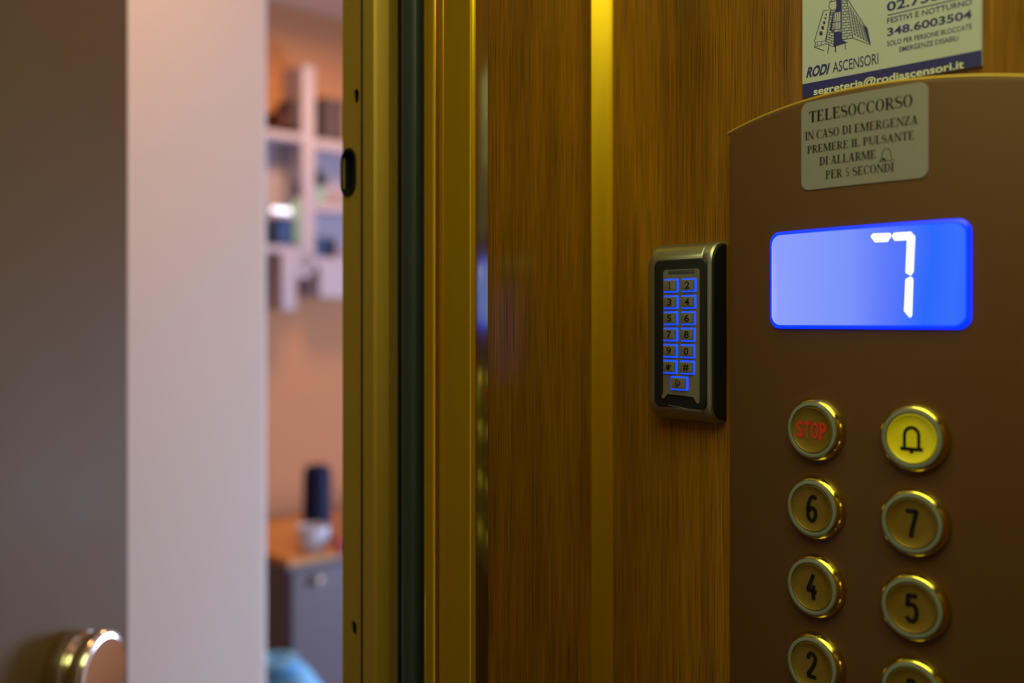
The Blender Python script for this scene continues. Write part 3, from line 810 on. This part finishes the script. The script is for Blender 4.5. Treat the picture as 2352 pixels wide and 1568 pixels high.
colu = [sum(b)/len(b) for b in (bu[0], bu[1])]
rows = [sum(bv[k])/2 for k in range(4)]
pitch = (rows[0]-rows[3])/3
btn_mesh = {}
def make_button(i, px, py, s):
    u = colu[i % 2]; v = rows[0]-pitch*(i//2)
    e = 0.001; slope = (pbulge(u+e)-pbulge(u-e))/(2*e); th = math.atan(slope)
    mloc = Matrix.Translation((u-PCX, v-PV, pbulge(u)-.0003)) @ Matrix.Rotation(-th, 4, 'Y')
    if not btn_mesh:
        b = BM(); lathe(b, [(BR*.86, -.004), (BR, 0), (BR, .0010), (BR*.985, .0022), (BR*.955, .0036), (BR*.915, .0048), (BR*.885, .0053), (BR*.868, .0054), (BR*.862, .0050), (BR*.862, .001)], 72, cap=False)
        o = obj('button', b, BRASS, cp, mloc); btn_mesh['b'] = o
        b = BM(); lathe(b, [(BR*.860, .0008), (BR*.860, .0052), (BR*.845, .0058), (BR*.80, .0061), (BR*.745, .0060), (BR*.730, .0054), (BR*.730, .0008)], 72, cap=False)
        g = obj('light_ring', b, GASKET, o); btn_mesh['g'] = g
        b = BM(); lathe(b, [(BR*.722, 0), (BR*.722, .0050), (BR*.705, .0057), (BR*.68, .0058), (BR*.655, .0054), (BR*.4, .0052), (.00002, .0052)], 64, cap=False)
        c = obj('cap', b, CAPGOLD, o); btn_mesh['c'] = c
    else:
        o = btn_mesh['b'].copy(); COL.objects.link(o); o.parent = cp; o.matrix_local = mloc
        g = btn_mesh['g'].copy(); COL.objects.link(g); g.parent = o
        c = btn_mesh['c'].copy(); COL.objects.link(c); c.parent = o
    if s == 'bell':
        c.data = c.data.copy(); c.data.materials[0] = YELLOW; c['label'] = 'yellow cap'
    b = BM(); z = .0054
    if s == 'STOP':
        x = -.0100
        for ch, wd in (('S', .0046), ('T', .0044), ('O', .0047), ('P', .0046)):
            add_text(b, ch, x, -.0050, x+wd, .0098, z+.0002, .03); x += wd+.0005
        m = RED
    elif s == 'bell':
        k = .00090
        arc = [(-4.2*k, -5.5*k), (-4.2*k, 2*k)]+[(4.2*k*math.cos(PI-PI*j/12), 2*k+4.6*k*math.sin(PI-PI*j/12)) for j in range(1, 12)]+[(4.2*k, 2*k), (4.2*k, -5.5*k)]
        stroke(b, arc, 1.75*k, z-.0003, z+.0001)
        stroke(b, [(-6.6*k, -6.1*k), (6.6*k, -6.1*k)], 1.9*k, z-.0003, z+.0001)
        lathe(b, [(1.1*k, z-.0003), (1.1*k, z+.0001)], 12, 'z', (0, -7.6*k, 0)); m = INK
    else:
        g = {'6': [[(2.2, 4.2), (1.6, 5.2), (.6, 5.3), (-.6, 4.4), (-1.7, 2.0), (-2.1, -.6), (-2.0, -3.2), (-1.2, -4.8), (0, -5.3), (1.3, -4.8), (2.1, -3.2), (2.1, -1.4), (1.4, -.1), (.3, .3), (-.9, -.2), (-1.8, -1.4)]],
             '7': [[(-2.7, 4.9), (2.5, 4.9)], [(2.3, 5.2), (1.3, 1.6), (.2, -2.4), (-.3, -5.6)]],
             '4': [[(1.0, 5.6), (-.6, 2.0), (-2.3, -1.5)], [(-2.6, -1.3), (2.7, -1.9)], [(1.0, 1.0), (.9, -2.0), (1.0, -5.4)]],
             '5': [[(2.4, 5.0), (-1.9, 5.0)], [(-1.6, 5.3), (-1.7, .6)], [(-1.9, .9), (-.6, 1.7), (.9, 1.4), (2.0, .2), (2.3, -1.8), (1.8, -4.0), (.5, -5.2), (-1.0, -5.0), (-2.2, -3.6)]],
             '2': [[(-2.0, 2.6), (-1.7, 4.2), (-.6, 5.2), (.8, 5.1), (1.9, 4.0), (2.0, 2.4), (1.3, .4), (-.4, -2.0), (-2.2, -4.6)], [(-2.4, -4.7), (2.4, -4.9)]],
             '3': [[(-2.0, 3.4), (-1.2, 4.9), (.2, 5.2), (1.6, 4.3), (1.7, 2.2), (.6, .7), (-.5, .5)], [(-.4, .5), (1.0, .2), (2.1, -1.4), (2.0, -3.6), (.8, -5.1), (-.8, -5.1), (-2.2, -3.6)]]}[s]
        for pl_ in g: stroke(b, [(x*.00118, y*.00132) for x, y in pl_], .0023, z-.0002, z+.0001)
        m = INK
    nm = obj('numeral' if s.isdigit() else ('lettering' if s == 'STOP' else 'bell_symbol'), b, m, o)
    o['label'] = {'STOP': 'round button lettered STOP in red', 'bell': 'yellow alarm button with a black bell'}.get(s, 'round gold button for floor %s' % s)
for i, (px, py, s) in enumerate(BTN): make_button(i, px, py, s)

# ================================================================== STICKER ON THE PANEL
c4 = [puv(1846, 233), puv(2131, 191), puv(2136, 408), puv(1837, 438)]

sx0 = (c4[0][0]+c4[3][0])/2; sx1 = (c4[1][0]+c4[2][0])/2; sy1 = (c4[0][1]+c4[1][1])/2; sy0 = (c4[2][1]+c4[3][1])/2
SCX, SCY = (sx0+sx1)/2, (sy0+sy1)/2
stk = thing('sticker', 'pale sticker with black capitals above the blue display', 'sticker', M(SCX, SCY, 0))
def bend_s(co): return Vector((co.x, co.y, pbulge(SCX+co.x)+co.z))
bm = BM(); grid_rr(bm, 0, 0, sx1-sx0, sy1-sy0, .005, .0005)
g = bmesh.ops.extrude_face_region(bm, geom=list(bm.faces))
for e in g['geom']:
    if isinstance(e, bmesh.types.BMVert): e.co.z -= .0004
obj('sheet', bm, STICK, stk, bend=bend_s)
for s, (ax, ay), (bx, by), cap in (('TELESOCCORSO', (1859, 284), (2098, 243), 27), ('IN CASO DI EMERGENZA', (1850, 323), (2110, 285), 20), ('PREMERE IL PULSANTE', (1855, 354), (2102, 320), 19), ('DI ALLARME', (1883, 381), (2014, 364), 20), ('PER 5 SECONDI', (1897, 412), (2054, 393), 20)):
    A = puv(ax, ay); B_ = puv(bx, by); t = ray_u((ax+bx)/2)[0]
    bm = BM(); add_serif(bm, s, A[0]-SCX, (A[1]+B_[1])/2-SCY, B_[0]-SCX, cap*t/F, .00055)
    obj('lettering', bm, INK, stk, smooth=0, bend=bend_s)
A = puv(2037, 357); k = .00030
bm = BM(); bx, by = A[0]-SCX, A[1]-SCY
stroke(bm, [(bx-13*k, by-10*k), (bx-9*k, by-6*k), (bx-8*k, by+4*k), (bx-4*k, by+12*k), (bx+4*k, by+12*k), (bx+8*k, by+4*k), (bx+9*k, by-6*k), (bx+13*k, by-10*k), (bx-13*k, by-10*k)], 1.4*k, .0004, .00055)
stroke(bm, [(bx-8*k, by-6*k), (bx-2*k, by-7*k)], 4*k, .0004, .00055)
obj('bell_symbol', bm, INK, stk, bend=bend_s)

# ================================================================== SIGN ON THE WALL
sgl = wuv(1842, 100, .002)[0]; sgr = wuv(2255, 100, .002)[0]
tb = (wuv(1842, 222, .002)[1]+wuv(2253, 155, .002)[1])/2
bt = (wuv(1842, 196, .002)[1]+wuv(2255, 112, .002)[1])/2
SGX, SGY = (sgl+sgr)/2, tb

sg = thing('sign', 'white plastic sign with blue print behind the top of the control panel', 'sign', M(SGX, SGY, 0))
sw2 = (sgr-sgl)/2
bm = BM(); box(bm, -sw2, sw2, 0, .092, 0, .002); bmesh.ops.bevel(bm, geom=[e for e in bm.edges if all(v.co.z > .001 for v in e.verts)], offset=.0005, segments=2, affect='EDGES')
obj('plate', bm, SIGN, sg)
bm = BM(); box(bm, -sw2+.0002, sw2-.0002, .0002, bt-tb, .0012, .00205); o = obj('blue_band', bm, INKBLUE, sg)
def sgp(x, y): u, v = wuv(x, y, .0021); return (u-SGX, v-SGY)
def cr(x, y): return (1830+x/4.506, y/4.506)
def sign_text(s, a, b, cap, z=.0021, m=INKBLUE, bold=0.0, shear=0.0, desc=False):
    A, B_ = sgp(*a), sgp(*b); t = at_w((a[0]+b[0])/2, .002)[0]
    bm = BM(); add_text(bm, s, A[0], (A[1]+B_[1])/2, B_[0], cap*t/F, z, bold, shear, desc)
    return obj('lettering', bm, m, sg, smooth=0)
sign_text('02.736', cr(932, 115), cr(1480, 5), 23, bold=.022)
sign_text('FESTIVI E NOTTURNO', cr(935, 250), cr(1812, 45), 13.5, bold=.012)
sign_text('348.6003504', cr(935, 385), cr(1812, 180), 19.5, bold=.022)
sign_text('SOLO PER PERSONE BLOCCATE', cr(935, 488), cr(1812, 290), 12, bold=.008)
sign_text('EMERGENZE DISABILI', cr(1062, 545), cr(1672, 412), 12, bold=.008)
sign_text('RODI', cr(95, 812), cr(318, 765), 25, bold=.04, shear=.28)
sign_text('ASCENSORI', cr(372, 755), cr(845, 660), 25, bold=.006)
sign_text('segreteria@rodiascensori.it', cr(175, 1000), cr(1730, 684), 18, z=.0022, m=SIGNTXT, bold=.02, desc=True)
bm = BM(); A, B_ = sgp(*cr(940, 160)), sgp(*cr(1830, -50)); yy = (A[1]+B_[1])/2
stroke(bm, [(A[0], yy), (B_[0], yy)], .0005, .0016, .0021); obj('rule', bm, INKBLUE, sg)
# emblem: the drawn tower block
bm = BM(); Z0, Z1 = .0016, .0021; LW = .0003
def P_(x, y): return sgp(*cr(x, y))
def line(pts, wd=LW, closed=False): stroke(bm, [P_(*p) for p in pts], wd, Z0, Z1, closed)
def fill(pts): prism(bm, [P_(*p) for p in pts], Z0, Z1)
def lerp(a, b, k): return (a[0]+(b[0]-a[0])*k, a[1]+(b[1]-a[1])*k)
line([(275, 112), (355, 96), (297, 422), (180, 435), (275, 112)], .00042)
for x, y, r in ((305, 150, 8), (295, 188, 10), (283, 235, 14), (268, 287, 17), (250, 345, 20)):
    fill([(x+r*.85*math.cos(2*PI*k/14), y+r*1.2*math.sin(2*PI*k/14)) for k in range(14)])
line([(195, 436), (185, 488), (285, 525)], .00042); line([(185, 484), (300, 452)]); line([(215, 432), (210, 478)]); line([(255, 428), (250, 465)])
L0, L1, R0, R1 = (340, 20), (300, 452), (405, 5), (382, 482)
line([L0, (330, 70), (355, 96)]); line([L0, R0], .00042)
Lb = [(345, 110), (300, 452)]; Rb = [(392, 100), (382, 482)]
line(Lb); line(Rb)
for k in range(15):
    line([lerp(*Lb, k/14), lerp(*Rb, k/14)])
    if k < 14:
        a, b = lerp(*Lb, k/14), lerp(*Rb, k/14); c, d = lerp(*Lb, (k+1)/14), lerp(*Rb, (k+1)/14); f = .35 if k % 2 else .68
        line([lerp(a, b, f), lerp(c, d, f)])
fill([(405, -30), (458, -30), (460, 112), (430, 118), (395, 128), (410, 60)])
fill([(385, 338), (460, 326), (466, 412), (528, 440), (380, 486)])
fill([(355, 240), (372, 130), (385, 128), (362, 312), (345, 312)])
line([(392, 128), (455, 115), (455, 300), (362, 310)], .00042); line([(412, 124), (402, 305)]); line([(435, 119), (428, 303)]); line([(368, 232), (452, 222)])
line([(345, 310), (375, 330), (412, 334), (455, 312)], .00042); line([(362, 314), (452, 296)])
Lp = [(460, -20), (466, 408)]; Rp = [(516, -20), (580, 392)]
line([Lp[0], Lp[1]], .00042); line([Rp[0], Rp[1]], .00042)
for k in range(16):
    a, b = lerp(*Lp, k/15), lerp(*Rp, k/15); line([a, b])
    if k < 15:
        c, d = lerp(*Lp, (k+1)/15), lerp(*Rp, (k+1)/15)
        for f in ((.25, .75) if k % 2 else (.5,)): line([lerp(a, b, f), lerp(c, d, f)])
line([(514, -20), (530, 0), (700, 262), (728, 292), (766, 464), (580, 392)], .00042)
fill([(686, 262), (726, 290), (766, 466), (742, 440)])
Q = [(538, 45), (690, 272), (742, 442), (590, 362)]
for i in range(5):
    for j in range(9):
        def bi(a, b): return lerp(lerp(Q[0], Q[1], a), lerp(Q[3], Q[2], a), b)
        a0, a1, b0, b1 = (i+.12)/5, (i+.78)/5, (j+.18)/9, (j+.80)/9
        fill([bi(a0, b0), bi(a1, b0), bi(a1, b1), bi(a0, b1)])
line([(466, 410), (580, 392)], .00042)
line([(335, 455), (320, 555)], .00042); line([(400, 470), (401, 540)], .0007); line([(500, 455), (503, 515)], .00042)
line([(350, 4), (365, 0)])
obj('tower_emblem', bm, INKBLUE, sg, smooth=0)

# ================================================================== KEYPAD
KW = 0.0155
kr = at_w(1667, 0.001)[1]                          # right side at the wall
kl = at_w(1490, KW-.002)[1]
kt0 = at_w(1575, KW)[0]
kvt = wuv(1580, 559, KW*.3)[1]; kvb = wuv(1580, 968, KW*.6)[1]
KX, KY = (kl+kr)/2, (kvt+kvb)/2; KWD, KH = kr-kl, kvt-kvb

kp = thing('keypad', 'steel door keypad with blue lit keys left of the control panel', 'keypad', M(KX, KY, 0))
def kuv(px, py, w=KW): u, v = wuv(px, py, w); return u-KX, v-KY
# housing: profile over the height (top and bottom roll back to the wall), extruded across
def kprof(inset=0.0, lift=0.0, N_=10):
    h = KH/2-inset; pts = []
    ry, rz = .013, KW-.0035
    pts.append((-h, .0)); pts.append((-h, .0035))
    for k in range(1, N_+1):
        a = PI/2*k/N_; pts.append((-h+ry*(1-math.cos(a)), .0035+rz*math.sin(a)+lift))
    for k in range(N_, 0, -1):
        a = PI/2*k/N_; pts.append((h-ry*(1-math.cos(a)), .0035+rz*math.sin(a)+lift))
    pts.append((h, .0035)); pts.append((h, .0))
    return pts
bm = BM()
hx = KWD/2
loops = []
for x, ins in ((-hx, .0048), (-hx+.0006, .0030), (-hx+.0016, .0014), (-hx+.003, .0005), (-hx+.0048, 0), (hx-.0090, 0), (hx-.0085, .0006), (hx-.0079, .0006), (hx-.0074, 0), (hx-.0030, .0), (hx-.0018, .0003), (hx-.0010, .0012)):
    pr = kprof(ins); 
    pr = [(y, z-ins*.35 if z > .01 else z) for y, z in pr]
    loops.append([(x, y, z) for y, z in pr])
loft(bm, loops)
obj('housing', bm, STEEL, kp, smooth=35)
bm = BM(); pr = kprof(.0020); loft(bm, [[(x, y, max(0.0002, z-.0016) if z > .001 else z) for y, z in pr] for x in (hx-.006, hx)])
o = obj('side_cover', bm, BLACK, kp, smooth=35); o['label'] = 'black plastic side'
# black bezel and key plate
b4 = [kuv(1507, 596), kuv(1626, 594), kuv(1622, 943), kuv(1502, 930)]
bx0, bx1 = (b4[0][0]+b4[3][0])/2, (b4[1][0]+b4[2][0])/2; by1, by0 = (b4[0][1]+b4[1][1])/2, (b4[2][1]+b4[3][1])/2
bcx, bcy, bw_, bh_ = (bx0+bx1)/2, (by0+by1)/2, bx1-bx0, by1-by0
bm = BM(); rbox(bm, bcx, bcy, bw_, bh_, .0045, KW-.002, KW+.0012, .0010)
obj('bezel', bm, BLACK, kp)
p4 = [kuv(1526, 619, KW+.002), kuv(1609, 617, KW+.002), kuv(1604, 905, KW+.002), kuv(1521, 905, KW+.002)]
qx0, qx1 = (p4[0][0]+p4[3][0])/2, (p4[1][0]+p4[2][0])/2; qy1, qy0 = (p4[0][1]+p4[1][1])/2, (p4[2][1]+p4[3][1])/2
qw, qh = qx1-qx0, qy1-qy0
KZ = KW+.0022
sc_ = qw/83.0
def kq(x, y): return (qx0+(x-60)/(460-60)*qw, qy1-(y-85)/(1400-85)*qh)     # detail-crop units to plate
pl = [kq(60, 1400), kq(60, 110), kq(80, 85), kq(440, 85), kq(460, 110), kq(460, 1400), kq(460, 1470), kq(448, 1488), kq(425, 1475), kq(395, 1420), kq(110, 1405), kq(70, 1455), kq(45, 1450), kq(45, 1420)]
bm = BM(); prism(bm, pl, KW+.0005, KZ); obj('key_plate', bm, STEELKEY, kp, smooth=0)
a, b = kq(118, 132), kq(415, 92)
bm = BM(); rbox(bm, (a[0]+b[0])/2, (a[1]+b[1])/2, b[0]-a[0], b[1]-a[1], .0006, KW, KZ+.0003, .0002); obj('indicator_window', bm, mat('smoked_window', (.05, .06, .08), .2), kp)
a = kq(20, 1440); b = kq(110, 1525); c = kq(330, 1550)
bm = BM(); stroke(bm, [b, c], .0004, KW+.0008, KW+.0015); obj('lower_lip', bm, STEELKEY, kp)
# keys
KEYS = [(140, 255, '1'), (335, 255, '2'), (137, 430, '3'), (333, 430, '4'), (135, 600, '5'), (330, 600, '6'), (133, 772, '7'), (327, 772, '8'), (130, 945, '9'), (322, 945, '0'), (127, 1115, '*'), (320, 1115, '#'), (230, 1285, 'bell')]
kk = {}
keyw, keyh = 124/400*qw, 114/1315*qh
for x, y, s in KEYS:
    cx_, cy_ = kq(x+17, y)
    wide = 1.22 if s == 'bell' else 1.0
    ml = Matrix.Translation((cx_, cy_, KZ))
    if s == '1':
        b = BM(); rbox(b, 0, 0, keyw, keyh, .0005, -.001, .0022, .0003); kk['k'] = key = obj('key', b, STEELKEY, kp, ml)
        b = BM(); loft(b, [[(p[0], p[1], z) for p in rrect(0, 0, keyw+2.6*i, keyh+2*i, .0008)] for i, z in ((.00095, .0), (.00095, .00035), (.0008, .0005), (.00002, .0005))], False, False); kk['g'] = gl = obj('key_backlight', b, KEYLIGHT, key)
    else:
        key = kk['k'].copy(); COL.objects.link(key); key.parent = kp; key.matrix_local = ml @ Matrix.Diagonal((wide, 1, 1, 1))
        gl = kk['g'].copy(); COL.objects.link(gl); gl.parent = key
    b = BM(); z = .00226; h = keyh*.68; wn = keyw*.205/wide
    if s == 'bell':
        k = keyh/14
        stroke(b, [(-2*k, 5*k), (-3*k, -3.5*k), (-1*k, -4.6*k), (3.2*k, -1*k), (3.5*k, 1*k), (-2*k, 5*k)], k, z-.0002, z)
        stroke(b, [(-2*k, -3*k), (2.8*k, .8*k)], k*.9, z-.0002, z); stroke(b, [(-.6*k, 1*k), (.8*k, -3*k)], k*.9, z-.0002, z)
        nmn = 'bell_symbol'
    else:
        nmn = 'numeral' if s.isdigit() else 'symbol'
        if s in '*#': wn *= 1.25
        if s == '1': stroke(b, [(-wn*.55, h*.26), (-wn*.1, h*.38), (0, h*.5), (0, -h/2)], h*.13, z-.0002, z)
        else: add_text(b, s, -wn, -h/2, wn, h, z, .018 if s != '*' else .02)
    obj(nmn, b, INK, key, smooth=0)
    key['label'] = 'wide bell key' if s == 'bell' else 'key marked with %s' % ({'*': 'an asterisk', '#': 'a hash sign'}.get(s, s))
